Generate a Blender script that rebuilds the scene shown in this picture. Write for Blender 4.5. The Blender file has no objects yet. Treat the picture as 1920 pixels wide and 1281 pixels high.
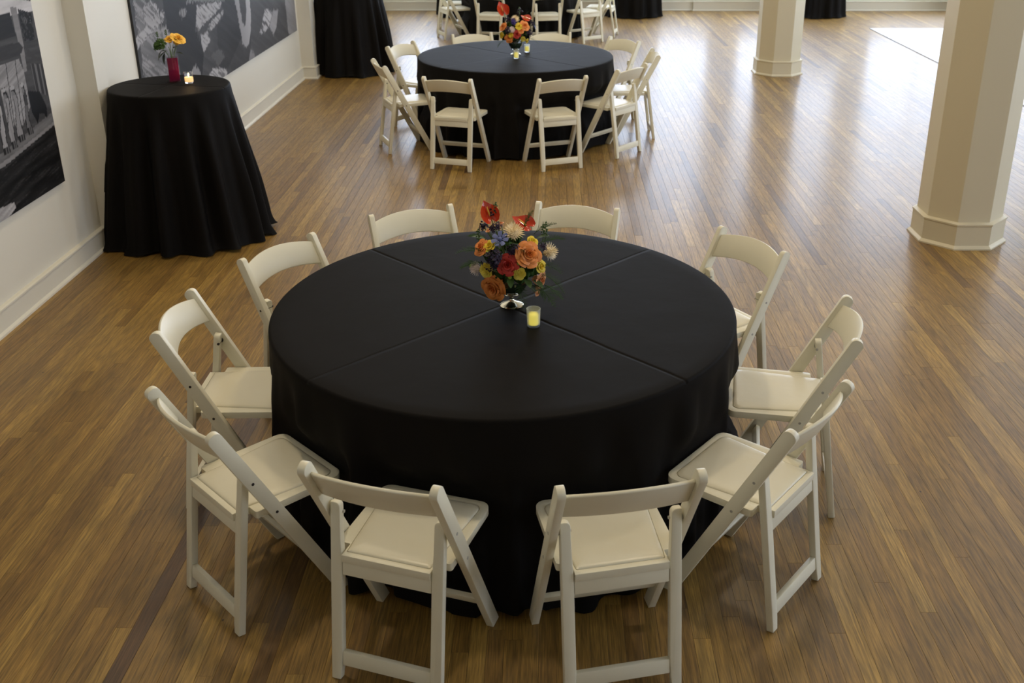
import bpy, bmesh, math, random
import numpy as np
from mathutils import Vector, Matrix

C = bpy.context.scene.collection
PI = math.pi

# ------------------------------------------------------------------ camera
cam = bpy.data.cameras.new('camera'); cob = bpy.data.objects.new('camera', cam); C.objects.link(cob)
cob.location = (0, 0, 2.3662); cob.rotation_euler = (math.radians(90 - 22.585), 0, 0)
cam.sensor_width = 36; cam.lens = 1889.7 / 1920 * 36
cam.shift_x = -70.46 / 1920; cam.shift_y = -99.3 / 1920
cam.clip_start = .05; cam.clip_end = 200
cam.dof.use_dof = True; cam.dof.focus_distance = 4.1; cam.dof.aperture_fstop = 5.6
bpy.context.scene.camera = cob

# ------------------------------------------------------------------ exposure, sky, lights
sc = bpy.context.scene
sc.view_settings.view_transform = 'Standard'; sc.view_settings.look = 'None'
sc.view_settings.gamma = 1; sc.view_settings.use_curve_mapping = False
sc.view_settings.exposure = -0.05
SKY = 7.2
w = bpy.data.worlds.new('sky'); sc.world = w; w.use_nodes = True
bg = w.node_tree.nodes['Background']; bg.inputs[0].default_value = (.70, .81, 1.0, 1); bg.inputs[1].default_value = SKY

ROOM = (-3.02, 9.8, -6.0, 18.85)      # x0, x1, y0, y1
CEIL = 5.0
BACK_WIN = [(-2.35, 1.0), (-.44, 1.95), (1.98, 1.95), (4.4, 1.95), (6.82, 1.95), (8.95, 1.2)]   # centre x, width
SIDE_WIN = [(-1.2, 1.5), (1.8, 1.5), (4.8, 1.5), (8.0, 1.5), (11.0, 1.5), (14.2, 1.5), (17.0, 1.5)]  # centre y, width on the right wall
WZ = (.55, 4.5)

def portal(loc, rot, sx, sy):
    l = bpy.data.lights.new('window_portal', 'AREA'); l.shape = 'RECTANGLE'; l.size = sx; l.size_y = sy
    l.cycles.is_portal = True
    o = bpy.data.objects.new('window_portal', l); C.objects.link(o); o.location = loc; o.rotation_euler = rot
for x, wd in BACK_WIN:
    portal((x, ROOM[3] + .02, sum(WZ) / 2), (PI / 2 * -1, 0, 0), wd, WZ[1] - WZ[0])
for y, wd in SIDE_WIN:
    portal((ROOM[1] + .02, y, sum(WZ) / 2), (0, PI / 2, 0), WZ[1] - WZ[0], wd)
def lamp(x, y, power, size=.35, col=(1, .83, .58)):
    l = bpy.data.lights.new('ceiling_lamp', 'AREA'); l.shape = 'DISK'; l.size = size; l.energy = power; l.color = col
    o = bpy.data.objects.new('ceiling_lamp', l); C.objects.link(o); o.location = (x, y, CEIL - .12)
for x, y, p in [(-1.3, 4.0, 36), (1.1, 4.0, 32), (-1.4, 7.4, 38), (1.5, 7.2, 26), (-1.4, 11.2, 24), (1.4, 11.2, 18), (5.6, 8.2, 14), (-1.4, 15, 10), (5.9, 16.2, 20)]:
    lamp(x, y, p)

# ------------------------------------------------------------------ materials
def mat(name, col, rough=.5, metal=0, spec=.5, coat=0, emit=None, es=0, trans=0, ior=1.45, sheen=0, bump=0, bscale=200, var=0, vscale=6):
    m = bpy.data.materials.new(name); m.use_nodes = True
    nt = m.node_tree; b = nt.nodes['Principled BSDF']; I = b.inputs
    I['Base Color'].default_value = (*col, 1); I['Roughness'].default_value = rough; I['Metallic'].default_value = metal
    I['Specular IOR Level'].default_value = spec; I['Coat Weight'].default_value = coat
    I['Transmission Weight'].default_value = trans; I['IOR'].default_value = ior
    if sheen: I['Sheen Weight'].default_value = sheen; I['Sheen Roughness'].default_value = .4
    if emit: I['Emission Color'].default_value = (*emit, 1); I['Emission Strength'].default_value = es
    tc = nt.nodes.new('ShaderNodeTexCoord')
    if var:
        n = nt.nodes.new('ShaderNodeTexNoise'); n.inputs['Scale'].default_value = vscale; n.inputs['Detail'].default_value = 4
        nt.links.new(tc.outputs['Object'], n.inputs['Vector'])
        mr = nt.nodes.new('ShaderNodeMapRange'); mr.inputs[3].default_value = 1 - var; mr.inputs[4].default_value = 1 + var
        nt.links.new(n.outputs[0], mr.inputs[0])
        vm = nt.nodes.new('ShaderNodeVectorMath'); vm.operation = 'SCALE'; vm.inputs[0].default_value = col
        nt.links.new(mr.outputs[0], vm.inputs['Scale']); nt.links.new(vm.outputs[0], I['Base Color'])
    if bump:
        n = nt.nodes.new('ShaderNodeTexNoise'); n.inputs['Scale'].default_value = bscale; n.inputs['Detail'].default_value = 3
        nt.links.new(tc.outputs['Object'], n.inputs['Vector'])
        bp = nt.nodes.new('ShaderNodeBump'); bp.inputs['Strength'].default_value = bump; bp.inputs['Distance'].default_value = .002
        nt.links.new(n.outputs[0], bp.inputs['Height']); nt.links.new(bp.outputs[0], I['Normal'])
    return m

def wood_mat():
    m = bpy.data.materials.new('oak_floor'); m.use_nodes = True
    nt = m.node_tree; N = nt.nodes; L = nt.links; b = N['Principled BSDF']
    geo = N.new('ShaderNodeNewGeometry'); oi = N.new('ShaderNodeObjectInfo'); at = N.new('ShaderNodeAttribute'); at.attribute_name = 'pc'
    add = N.new('ShaderNodeVectorMath'); add.operation = 'ADD'
    L.new(oi.outputs['Color'], add.inputs[0]); L.new(at.outputs['Color'], add.inputs[1])
    sep = N.new('ShaderNodeSeparateXYZ'); L.new(add.outputs[0], sep.inputs[0])      # x tone, y hue, z grain seed
    # grain coordinates: stretched along y, shifted by the seed of each board
    mp = N.new('ShaderNodeVectorMath'); mp.operation = 'MULTIPLY'; mp.inputs[1].default_value = (1, .045, 1)
    L.new(geo.outputs['Position'], mp.inputs[0])
    sd = N.new('ShaderNodeVectorMath'); sd.operation = 'SCALE'; sd.inputs[0].default_value = (37.3, 11.7, 53.1); L.new(sep.outputs[2], sd.inputs['Scale'])
    gv = N.new('ShaderNodeVectorMath'); gv.operation = 'ADD'; L.new(mp.outputs[0], gv.inputs[0]); L.new(sd.outputs[0], gv.inputs[1])
    n0 = N.new('ShaderNodeTexNoise'); n0.inputs['Scale'].default_value = 14; n0.inputs['Detail'].default_value = 2; n0.inputs['Distortion'].default_value = .4; L.new(gv.outputs[0], n0.inputs['Vector'])
    # cathedral rings: sine of the low noise
    mu = N.new('ShaderNodeMath'); mu.operation = 'MULTIPLY'; mu.inputs[1].default_value = 62; L.new(n0.outputs[0], mu.inputs[0])
    si = N.new('ShaderNodeMath'); si.operation = 'SINE'; L.new(mu.outputs[0], si.inputs[0])
    n1 = N.new('ShaderNodeTexNoise'); n1.inputs['Scale'].default_value = 260; n1.inputs['Detail'].default_value = 4; L.new(gv.outputs[0], n1.inputs['Vector'])
    r1 = N.new('ShaderNodeMapRange'); r1.inputs[1].default_value = -1; r1.inputs[2].default_value = 1; r1.inputs[3].default_value = .80; r1.inputs[4].default_value = 1.10; L.new(si.outputs[0], r1.inputs[0])
    r2 = N.new('ShaderNodeMapRange'); r2.inputs[1].default_value = .3; r2.inputs[2].default_value = .7; r2.inputs[3].default_value = .58; r2.inputs[4].default_value = 1.28; L.new(n1.outputs[0], r2.inputs[0])
    pr = N.new('ShaderNodeMath'); pr.operation = 'MULTIPLY'; L.new(r1.outputs[0], pr.inputs[0]); L.new(r2.outputs[0], pr.inputs[1])
    # blotches over several boards, and worn greyish patches
    n2 = N.new('ShaderNodeTexNoise'); n2.inputs['Scale'].default_value = 1.3; n2.inputs['Detail'].default_value = 4; L.new(geo.outputs['Position'], n2.inputs['Vector'])
    r3 = N.new('ShaderNodeMapRange'); r3.inputs[1].default_value = .3; r3.inputs[2].default_value = .7; r3.inputs[3].default_value = .86; r3.inputs[4].default_value = 1.12; L.new(n2.outputs[0], r3.inputs[0])
    pr2 = N.new('ShaderNodeMath'); pr2.operation = 'MULTIPLY'; L.new(pr.outputs[0], pr2.inputs[0]); L.new(r3.outputs[0], pr2.inputs[1])
    tone = N.new('ShaderNodeValToRGB'); e = tone.color_ramp.elements
    e[0].position = 0; e[0].color = (.105, .052, .022, 1); e[1].position = 1; e[1].color = (.41, .25, .056, 1)
    for p, c in ((.28, (.210, .112, .022)), (.55, (.275, .155, .031)), (.8, (.34, .200, .042))):
        k = e.new(p); k.color = (*c, 1)
    L.new(sep.outputs[0], tone.inputs[0])
    sc1 = N.new('ShaderNodeVectorMath'); sc1.operation = 'SCALE'; L.new(tone.outputs[0], sc1.inputs[0]); L.new(pr2.outputs[0], sc1.inputs['Scale'])
    # nail holes and dark specks
    vo = N.new('ShaderNodeTexVoronoi'); vo.inputs['Scale'].default_value = 7.5
    vs = N.new('ShaderNodeVectorMath'); vs.operation = 'MULTIPLY'; vs.inputs[1].default_value = (1, .6, 1); L.new(geo.outputs['Position'], vs.inputs[0]); L.new(vs.outputs[0], vo.inputs['Vector'])
    vd = N.new('ShaderNodeMapRange'); vd.inputs[1].default_value = .018; vd.inputs[2].default_value = .036; vd.inputs[3].default_value = 1; vd.inputs[4].default_value = 0; L.new(vo.outputs['Distance'], vd.inputs[0])
    vsep = N.new('ShaderNodeSeparateColor'); L.new(vo.outputs['Color'], vsep.inputs[0])
    gt = N.new('ShaderNodeMath'); gt.operation = 'GREATER_THAN'; gt.inputs[1].default_value = .42; L.new(vsep.outputs[0], gt.inputs[0])
    vm = N.new('ShaderNodeMath'); vm.operation = 'MULTIPLY'; L.new(vd.outputs[0], vm.inputs[0]); L.new(gt.outputs[0], vm.inputs[1])
    mx = N.new('ShaderNodeMix'); mx.data_type = 'RGBA'; L.new(vm.outputs[0], mx.inputs[0]); L.new(sc1.outputs[0], mx.inputs[6]); mx.inputs[7].default_value = (.035, .02, .012, 1)
    L.new(mx.outputs[2], b.inputs['Base Color'])
    rr = N.new('ShaderNodeMapRange'); rr.inputs[3].default_value = .46; rr.inputs[4].default_value = .58; L.new(n2.outputs[0], rr.inputs[0]); L.new(rr.outputs[0], b.inputs['Roughness'])
    b.inputs['Coat Weight'].default_value = .32; b.inputs['Coat Roughness'].default_value = .20
    b.inputs['Specular IOR Level'].default_value = .62
    bp = N.new('ShaderNodeBump'); bp.inputs['Strength'].default_value = .12; bp.inputs['Distance'].default_value = .0015
    L.new(n1.outputs[0], bp.inputs['Height'])
    # slow waviness of the boards breaks up the reflections
    n3 = N.new('ShaderNodeTexNoise'); n3.inputs['Scale'].default_value = 9; L.new(gv.outputs[0], n3.inputs['Vector'])
    bp2 = N.new('ShaderNodeBump'); bp2.inputs['Strength'].default_value = .35; bp2.inputs['Distance'].default_value = .004
    L.new(n3.outputs[0], bp2.inputs['Height']); L.new(bp.outputs[0], bp2.inputs['Normal']); L.new(bp2.outputs[0], b.inputs['Normal'])
    return m

def cloth_mat(rough=.62):
    m = bpy.data.materials.new('black_polyester'); m.use_nodes = True
    nt = m.node_tree; N = nt.nodes; L = nt.links; b = N['Principled BSDF']
    b.inputs['Base Color'].default_value = (.0092, .0082, .0074, 1); b.inputs['Roughness'].default_value = rough
    b.inputs['Specular IOR Level'].default_value = .04
    at = N.new('ShaderNodeAttribute'); at.attribute_name = 'crease'
    bp = N.new('ShaderNodeBump'); bp.inputs['Strength'].default_value = 1; bp.inputs['Distance'].default_value = .0035
    tc = N.new('ShaderNodeTexCoord'); sp = N.new('ShaderNodeSeparateXYZ'); L.new(tc.outputs['Object'], sp.inputs[0])
    def M(op, a, b2=None):
        n = N.new('ShaderNodeMath'); n.operation = op
        for i, v in ((0, a), (1, b2)):
            if v is None: continue
            if isinstance(v, (int, float)): n.inputs[i].default_value = v
            else: L.new(v, n.inputs[i])
        return n.outputs[0]
    wob = N.new('ShaderNodeTexNoise'); wob.inputs['Scale'].default_value = 3; L.new(tc.outputs['Object'], wob.inputs['Vector'])
    wv = M('MULTIPLY', M('SUBTRACT', wob.outputs[0], .5), .03)
    hs = []
    for sgn in (1, -1):
        d = M('ADD', M('ADD', sp.outputs[0], M('MULTIPLY', sp.outputs[1], sgn)), wv)
        g = M('EXPONENT', M('MULTIPLY', M('MULTIPLY', d, d), -1 / (2 * .0075 ** 2)))
        s = M('TANH', M('MULTIPLY', d, 90))
        hs.append(M('ADD', M('MULTIPLY', g, -.8), M('MULTIPLY', s, .5)))
    h = M('ADD', hs[0], hs[1])
    fine = N.new('ShaderNodeTexNoise'); fine.inputs['Scale'].default_value = 5; fine.inputs['Detail'].default_value = 3; L.new(tc.outputs['Object'], fine.inputs['Vector'])
    # only the flat top carries the folding creases
    top = M('GREATER_THAN', sp.outputs[2], -.012)
    ht = M('ADD', M('MULTIPLY', h, top), M('MULTIPLY', fine.outputs[0], .8))
    L.new(ht, bp.inputs['Height']); L.new(bp.outputs[0], b.inputs['Normal'])
    return m

M_ = {}
M_['wood'] = wood_mat()
M_['sub'] = mat('subfloor', (.02, .012, .008), .9)
M_['wall'] = mat('cream_wall', (.72, .69, .60), .55, var=.03, vscale=1.5, bump=.15, bscale=60)
M_['trim'] = mat('cream_trim', (.74, .71, .61), .35, var=.03, vscale=3)
M_['column'] = mat('column_paint', (.68, .61, .44), .45, var=.03, vscale=2)
M_['ceiling'] = mat('ceiling_paint', (.80, .76, .66), .8)
M_['cloth'] = cloth_mat()
M_['resin'] = mat('white_resin', (.80, .755, .59), .34, var=.025, vscale=12, bump=.06, bscale=300)
M_['pad'] = mat('cream_vinyl', (.77, .72, .56), .30, var=.03, vscale=9, bump=.25, bscale=28)
M_['bolt'] = mat('dark_bolt', (.05, .045, .04), .4, metal=.6)
M_['cap'] = mat('screw_cap', (.42, .40, .34), .4)
M_['tabletop'] = mat('plywood_table', (.35, .24, .13), .6, var=.1)
M_['steel'] = mat('steel_leg', (.35, .35, .35), .35, metal=1)
M_['silver'] = mat('mercury_silver', (.80, .76, .62), .09, metal=1, var=.2, vscale=60)
M_['bowlglass'] = mat('dark_green_glass', (.02, .035, .02), .06, coat=1, var=.3, vscale=20)
M_['frost'] = mat('frosted_glass', (.85, .88, .88), .35, trans=.88, emit=(.7, .72, .6), es=.01)
M_['led'] = mat('flameless_candle', (.9, .75, .14), .5, emit=(1, .80, .10), es=.75)
M_['glass'] = mat('clear_glass', (1, 1, 1), .02, trans=1)
M_['wax'] = mat('wax', (.9, .72, .42), .5, emit=(1, .62, .25), es=.8)
M_['flame'] = mat('flame', (1, .8, .4), .5, emit=(1, .72, .30), es=14)
M_['cranberry'] = mat('cranberry_glass', (.20, .012, .060), .05, trans=.45, coat=.5)
def fm(n, c, r=.55, **k): M_[n] = mat(n, c, r, var=.14, vscale=45, **k)
fm('orange', (.80, .27, .06)); fm('peach', (.85, .38, .16)); fm('yellow', (.80, .58, .035)); fm('red', (.46, .028, .016))
fm('lemon', (.72, .58, .08)); fm('cream', (.85, .70, .44)); fm('mumwhite', (.85, .72, .66)); fm('blue', (.13, .16, .36))
fm('purple', (.020, .008, .032)); fm('violet', (.05, .028, .20)); fm('anthurium', (.56, .050, .018), r=.16, coat=.6)
fm('spadix', (.80, .52, .08)); fm('green', (.055, .105, .022)); fm('fern', (.030, .062, .014), r=.9, spec=.1); fm('limebud', (.28, .40, .05))
fm('berry', (.014, .008, .022), r=.25); fm('stem', (.10, .16, .04)); fm('moss', (.035, .085, .006)); fm('darkleaf', (.012, .022, .010)); fm('gold', (.88, .50, .06))
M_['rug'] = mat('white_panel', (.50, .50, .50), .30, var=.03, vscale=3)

# ------------------------------------------------------------------ mesh helpers
def link(name, me, m=None, parent=None, kind=None, angle=None):
    if m is not None and not me.materials: me.materials.append(m)
    o = bpy.data.objects.new(name, me); C.objects.link(o)
    if parent is not None: o.parent = parent
    if kind: o['kind'] = kind
    return o

def smooth(me, ang=40):
    me.polygons.foreach_set('use_smooth', [True] * len(me.polygons))
    me.set_sharp_from_angle(angle=math.radians(ang))

class MB:
    def __init__(s): s.v = []; s.f = []
    def add(s, v, f, M=None):
        k = len(s.v)
        s.v += [tuple(M @ Vector(p)) if M is not None else tuple(p) for p in v]
        s.f += [tuple(i + k for i in q) for q in f]
        return s
    def box(s, x0, x1, y0, y1, z0, z1, M=None):
        v = [(x, y, z) for z in (z0, z1) for y in (y0, y1) for x in (x0, x1)]
        return s.add(v, [(0, 2, 3, 1), (4, 5, 7, 6), (0, 1, 5, 4), (2, 6, 7, 3), (0, 4, 6, 2), (1, 3, 7, 5)], M)
    def prism(s, pts, z0, z1, M=None):
        n = len(pts)
        v = [(x, y, z0) for x, y in pts] + [(x, y, z1) for x, y in pts]
        f = [tuple(range(n))[::-1], tuple(range(n, 2 * n))] + [(i, (i + 1) % n, n + (i + 1) % n, n + i) for i in range(n)]
        return s.add(v, f, M)
    def lathe(s, prof, n=24, M=None):
        v = []; f = []; m = len(prof)
        for i in range(n):
            a = 2 * PI * i / n
            v += [(r * math.cos(a), r * math.sin(a), z) for r, z in prof]
        for i in range(n):
            j = (i + 1) % n
            f += [(i * m + k, j * m + k, j * m + k + 1, i * m + k + 1) for k in range(m - 1)]
        return s.add(v, f, M)
    def tube(s, pts, r, n=8, M=None):
        pts = [Vector(p) for p in pts]; m = len(pts); v = []; f = []
        rr = r if isinstance(r, (list, tuple)) else [r] * m
        for i, p in enumerate(pts):
            t = (pts[min(i + 1, m - 1)] - pts[max(i - 1, 0)]).normalized()
            a = t.orthogonal().normalized() if i == 0 else (a - t * a.dot(t)).normalized()
            b = t.cross(a)
            v += [tuple(p + (a * math.cos(2 * PI * k / n) + b * math.sin(2 * PI * k / n)) * rr[i]) for k in range(n)]
        for i in range(m - 1):
            f += [(i * n + k, i * n + (k + 1) % n, (i + 1) * n + (k + 1) % n, (i + 1) * n + k) for k in range(n)]
        f += [tuple(range(n))[::-1], tuple(range((m - 1) * n, m * n))]
        return s.add(v, f, M)
    def ball(s, c, r, M=None, nu=8, nv=6, jit=0, rnd=None):
        v = [(c[0], c[1], c[2] - r)]; f = []
        for j in range(1, nv):
            t = -PI / 2 + PI * j / nv
            for i in range(nu):
                a = 2 * PI * i / nu; q = r * (1 + (rnd.uniform(-jit, jit) if rnd else 0))
                v.append((c[0] + q * math.cos(t) * math.cos(a), c[1] + q * math.cos(t) * math.sin(a), c[2] + q * math.sin(t)))
        v.append((c[0], c[1], c[2] + r)); L = len(v) - 1
        for i in range(nu):
            k = (i + 1) % nu
            f.append((0, 1 + k, 1 + i)); f.append((L, L - nu + i, L - nu + k))
            for j in range(nv - 2): f.append((1 + j * nu + i, 1 + j * nu + k, 1 + (j + 1) * nu + k, 1 + (j + 1) * nu + i))
        return s.add(v, f, M)
    def mesh(s, name, bevel=0, seg=2, sm=40, ang=35):
        me = bpy.data.meshes.new(name); me.from_pydata(s.v, [], s.f)
        bm = bmesh.new(); bm.from_mesh(me)
        bmesh.ops.recalc_face_normals(bm, faces=bm.faces)
        if bevel:
            es = [e for e in bm.edges if len(e.link_faces) == 2 and e.calc_face_angle(0) > math.radians(ang)]
            bmesh.ops.bevel(bm, geom=es, offset=bevel, segments=seg, affect='EDGES', profile=.5, clamp_overlap=True)
        bm.to_mesh(me); bm.free()
        if sm: smooth(me, sm)
        return me

def tag(o, label, cat, group=None):
    o['label'] = label; o['category'] = cat
    if group: o['group'] = group
    return o
def thing(name, label, cat, loc=(0, 0, 0), rz=0, group=None):
    o = bpy.data.objects.new(name, None); C.objects.link(o); o.location = loc; o.rotation_euler = (0, 0, rz); o.empty_display_size = .1
    return tag(o, label, cat, group)
def dup(o, parent=None):
    c = o.copy(); C.objects.link(c); c.parent = parent
    if parent is not None: c.matrix_parent_inverse = o.matrix_parent_inverse.copy()
    for ch in o.children: dup(ch, c)
    return c
def round_poly(pts, radii, n=5):
    out = []; m = len(pts)
    for i in range(m):
        p = Vector(pts[i]); a = Vector(pts[i - 1]); b = Vector(pts[(i + 1) % m]); r = radii[i]
        if r <= 0: out.append(tuple(p)); continue
        u = (a - p).normalized(); v = (b - p).normalized(); th = u.angle(v); d = min(r / math.tan(th / 2), (a - p).length * .49, (b - p).length * .49)
        r2 = d * math.tan(th / 2); c = p + (u + v).normalized() * (r2 / math.sin(th / 2))
        s0 = p + u * d - c; s1 = p + v * d - c
        a0 = math.atan2(s0.y, s0.x); a1 = math.atan2(s1.y, s1.x); da = (a1 - a0 + PI) % (2 * PI) - PI
        out += [(c.x + r2 * math.cos(a0 + da * k / n), c.y + r2 * math.sin(a0 + da * k / n)) for k in range(n + 1)]
    return out

# ------------------------------------------------------------------ the room
def struct(name, mb, m, parent=None, bevel=0):
    return link(name, mb.mesh(name, bevel, sm=30), m, parent, None if parent is not None else 'structure')
X0, X1, Y0, Y1 = ROOM
floor = struct('floor', MB().box(X0 - .2, X1 + .3, Y0 - .2, Y1 + .3, -.12, -.012), M_['sub'])
struct('ceiling', MB().box(X0 - .2, X1 + .3, Y0 - .2, Y1 + .3, CEIL, CEIL + .15), M_['ceiling'])

# left wall with two shallow pilasters
wl = MB().box(X0 - .2, X0, Y0 - .2, Y1 + .2, -.012, CEIL)
struct('wall_left', wl, M_['wall'])
struct('trim_1', MB().box(X0, -2.885, 6.43, 6.60, -.012, CEIL).box(X0, -2.985, 6.60, 7.14, -.012, CEIL), M_['wall'])
struct('trim_2', MB().box(X0, -2.865, 12.38, 12.62, -.012, CEIL), M_['wall'])
struct('wall_behind', MB().box(X0 - .2, X1 + .2, Y0 - .2, Y0, -.012, CEIL), M_['wall'])
def holes(mb, a0, a1, wins, plane, t):
    """a wall along one axis with window openings, as boxes"""
    cuts = sorted((c - w_ / 2, c + w_ / 2) for c, w_ in wins); p = a0
    def B(u0, u1, z0, z1):
        if u1 - u0 < 1e-4: return
        if plane == 'y': mb.box(u0, u1, t[0], t[1], z0, z1)
        else: mb.box(t[0], t[1], u0, u1, z0, z1)
    for u0, u1 in cuts:
        B(p, u0, -.012, CEIL); B(u0, u1, -.012, WZ[0]); B(u0, u1, WZ[1], CEIL); p = u1
    B(p, a1, -.012, CEIL)
wb = MB(); holes(wb, X0 - .2, X1 + .2, BACK_WIN, 'y', (Y1, Y1 + .2)); struct('wall_back', wb, M_['wall'])
wr = MB(); holes(wr, Y0 - .2, Y1 + .2, SIDE_WIN, 'x', (X1, X1 + .2)); struct('wall_right', wr, M_['wall'])
k = 0
for c, wd in BACK_WIN:
    k += 1; f = MB(); y = Y1 + .1
    for x in (c - wd / 2, c + wd / 2 - .05): f.box(x, x + .05, y - .03, y + .03, *WZ)
    for z in (WZ[0], (WZ[0] + WZ[1]) / 2 - .03, WZ[1] - .05): f.box(c - wd / 2 + .05, c + wd / 2 - .05, y - .025, y + .025, z, z + .05)
    if wd > 1.2: f.box(c - .02, c + .02, y - .02, y + .02, WZ[0] + .05, WZ[1] - .05)
    struct('window_%d' % k, f, M_['trim'])
for c, wd in SIDE_WIN:
    k += 1; f = MB(); x = X1 + .1
    for y in (c - wd / 2, c + wd / 2 - .05): f.box(x - .03, x + .03, y, y + .05, *WZ)
    for z in (WZ[0], (WZ[0] + WZ[1]) / 2 - .03, WZ[1] - .05): f.box(x - .025, x + .025, c - wd / 2 + .05, c + wd / 2 - .05, z, z + .05)
    struct('window_%d' % k, f, M_['trim'])

def board_run(mb, pts, side=1, h=.150, t=.022):
    """baseboard with cap and shoe along a polyline (room on the left-hand side when side=1)"""
    prof = [(0, 0), (t + .014, 0), (t + .014, .012), (t + .008, .020), (t, .024), (t, h - .022), (t + .006, h - .016), (t + .006, h - .006), (t * .6, h), (0, h)]
    n = len(pts); P = [Vector(p) for p in pts]; rows = []
    for i in range(n):
        d0 = (P[i] - P[i - 1]).normalized() if i else (P[1] - P[0]).normalized()
        d1 = (P[i + 1] - P[i]).normalized() if i < n - 1 else d0
        n0 = Vector((-d0.y, d0.x)) * side; n1 = Vector((-d1.y, d1.x)) * side
        nn = (n0 + n1); nn = nn / max(nn.length_squared / 2, .3)
        rows.append([(P[i].x + nn.x * a, P[i].y + nn.y * a, z) for a, z in prof])
    m = len(prof); v = [p for r in rows for p in r]
    f = [(i * m + j, (i + 1) * m + j, (i + 1) * m + (j + 1) % m, i * m + (j + 1) % m) for i in range(n - 1) for j in range(m)]
    f += [tuple(range(m)), tuple(range((n - 1) * m, n * m))[::-1]]
    mb.add(v, f)
b = MB(); board_run(b, [(X0, Y0), (X0, 6.43), (-2.885, 6.43), (-2.885, 6.60), (-2.985, 6.60), (-2.985, 7.14), (X0, 7.14), (X0, 12.38), (-2.865, 12.38), (-2.865, 12.62), (X0, 12.62), (X0, Y1)], side=-1)
struct('baseboard_left', b, M_['trim'])
b = MB(); board_run(b, [(X0, Y1), (2.62, Y1)], side=-1, h=.16); board_run(b, [(2.62, Y1), (2.62, Y1 - .05), (X1, Y1 - .05)], side=-1, h=.17)
b.box(2.62, X1, Y1 - .05, Y1, 0, .165)
struct('baseboard_back', b, M_['trim'])
b = MB(); board_run(b, [(X1, Y0), (X1, Y1)], side=1); struct('baseboard_right', b, M_['trim'])

def column(cx, cy, label):
    t = thing('column', label, 'column', (cx, cy, 0), 0, 'octagonal columns')
    def octo(a): r = a / math.cos(PI / 8); return [(r * math.cos(PI / 8 + i * PI / 4), r * math.sin(PI / 8 + i * PI / 4)) for i in range(8)]
    link('shaft', MB().prism(octo(.257), .02, CEIL).mesh('shaft', .002, 1, sm=20), M_['column'], t)
    b = MB()
    o = [octo(a) for a in (.274, .300, .300, .290, .280, .280, .286, .286, .262)]; z = [0, 0, .010, .020, .026, .160, .166, .176, .184]
    v = [(x, y, zz) for oo, zz in zip(o, z) for x, y in oo]
    f = [(i * 8 + j, i * 8 + (j + 1) % 8, (i + 1) * 8 + (j + 1) % 8, (i + 1) * 8 + j) for i in range(len(z) - 1) for j in range(8)] + [tuple(range(64, 72))]
    b.add(v, f); link('column_base', b.mesh('column_base', sm=15), M_['column'], t)
    return t
column(2.84, 6.655, 'cream octagonal column nearest the camera, right of the large black table')
column(2.865, 12.80, 'cream octagonal column farther back, right of the middle black table')
column(6.36, 15.55, 'white-lit column half hidden behind the nearest column')

# ------------------------------------------------------------------ floor boards (strips of about 57 mm running away from the camera)
rnd = random.Random(11)
H = 2.3662; PITCH = math.radians(22.585); FPX = 1889.7
def px(x, y, z=0):
    dz = z - H; zc = y * math.cos(PITCH) - dz * math.sin(PITCH)
    if zc < .1: return None
    yc = y * math.sin(PITCH) + dz * math.cos(PITCH)
    return 1030.5 + FPX * x / zc, 541.2 - FPX * yc / zc, zc
SW = .0572; GAP = .0007; BEV = .0003
boards = []
nx = int((X1 - X0 - .02) / SW)
for i in range(nx):
    x = X0 + .01 + i * SW
    y = Y0 + rnd.uniform(-1.2, 0)
    if x > 6.5: continue
    while y < Y1:
        L = rnd.choice([.45, .6, .75, .9, 1.05, 1.2, 1.5, 1.8, 2.1, 2.4])
        r = rnd.random()
        tone = rnd.gauss(.52, .13) if r > .03 else rnd.uniform(.08, .25)
        if rnd.random() < .12: tone = rnd.uniform(.72, .98)
        boards.append([x, y, L, min(max(tone, 0), 1), rnd.random(), rnd.random() * .97 + .02]); y += L
for bd in boards:                      # the dark walnut-like strip left of the near table, and one beside the wall
    if abs(bd[0] + SW / 2 + 1.405) < SW / 2 and bd[1] > 1.5 and bd[1] < 3.1: bd[3] = .02; bd[2] = bd[2]
def area(bd):
    s = 0
    for q in range(6):
        p = px(bd[0] + SW / 2, bd[1] + bd[2] * (q + .5) / 6)
        if p and 0 <= p[0] <= 1920 and 0 <= p[1] <= 1281: s += bd[2] / 6 * H * FPX ** 2 / p[2] ** 3
    return s
order = sorted(range(len(boards)), key=lambda j: -area(boards[j]))
near = set(order[:300])
def board_mesh(L, cache={}):
    k = round(L, 3)
    if k not in cache:
        W = SW - GAP; m = MB(); e = BEV
        v = [(0, 0, -.012), (W, 0, -.012), (W, L - GAP, -.012), (0, L - GAP, -.012), (0, 0, -e), (W, 0, -e), (W, L - GAP, -e), (0, L - GAP, -e),
             (e, e, 0), (W - e, e, 0), (W - e, L - GAP - e, 0), (e, L - GAP - e, 0)]
        m.add(v, [(8, 9, 10, 11), (4, 5, 9, 8), (5, 6, 10, 9), (6, 7, 11, 10), (7, 4, 8, 11), (0, 1, 5, 4), (1, 2, 6, 5), (2, 3, 7, 6), (3, 0, 4, 7), (3, 2, 1, 0)])
        me = bpy.data.meshes.new('plank'); me.from_pydata(m.v, [], m.f); me.materials.append(M_['wood']); cache[k] = me
    return cache[k]
sv = []; sf = []; sc_ = []
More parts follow.
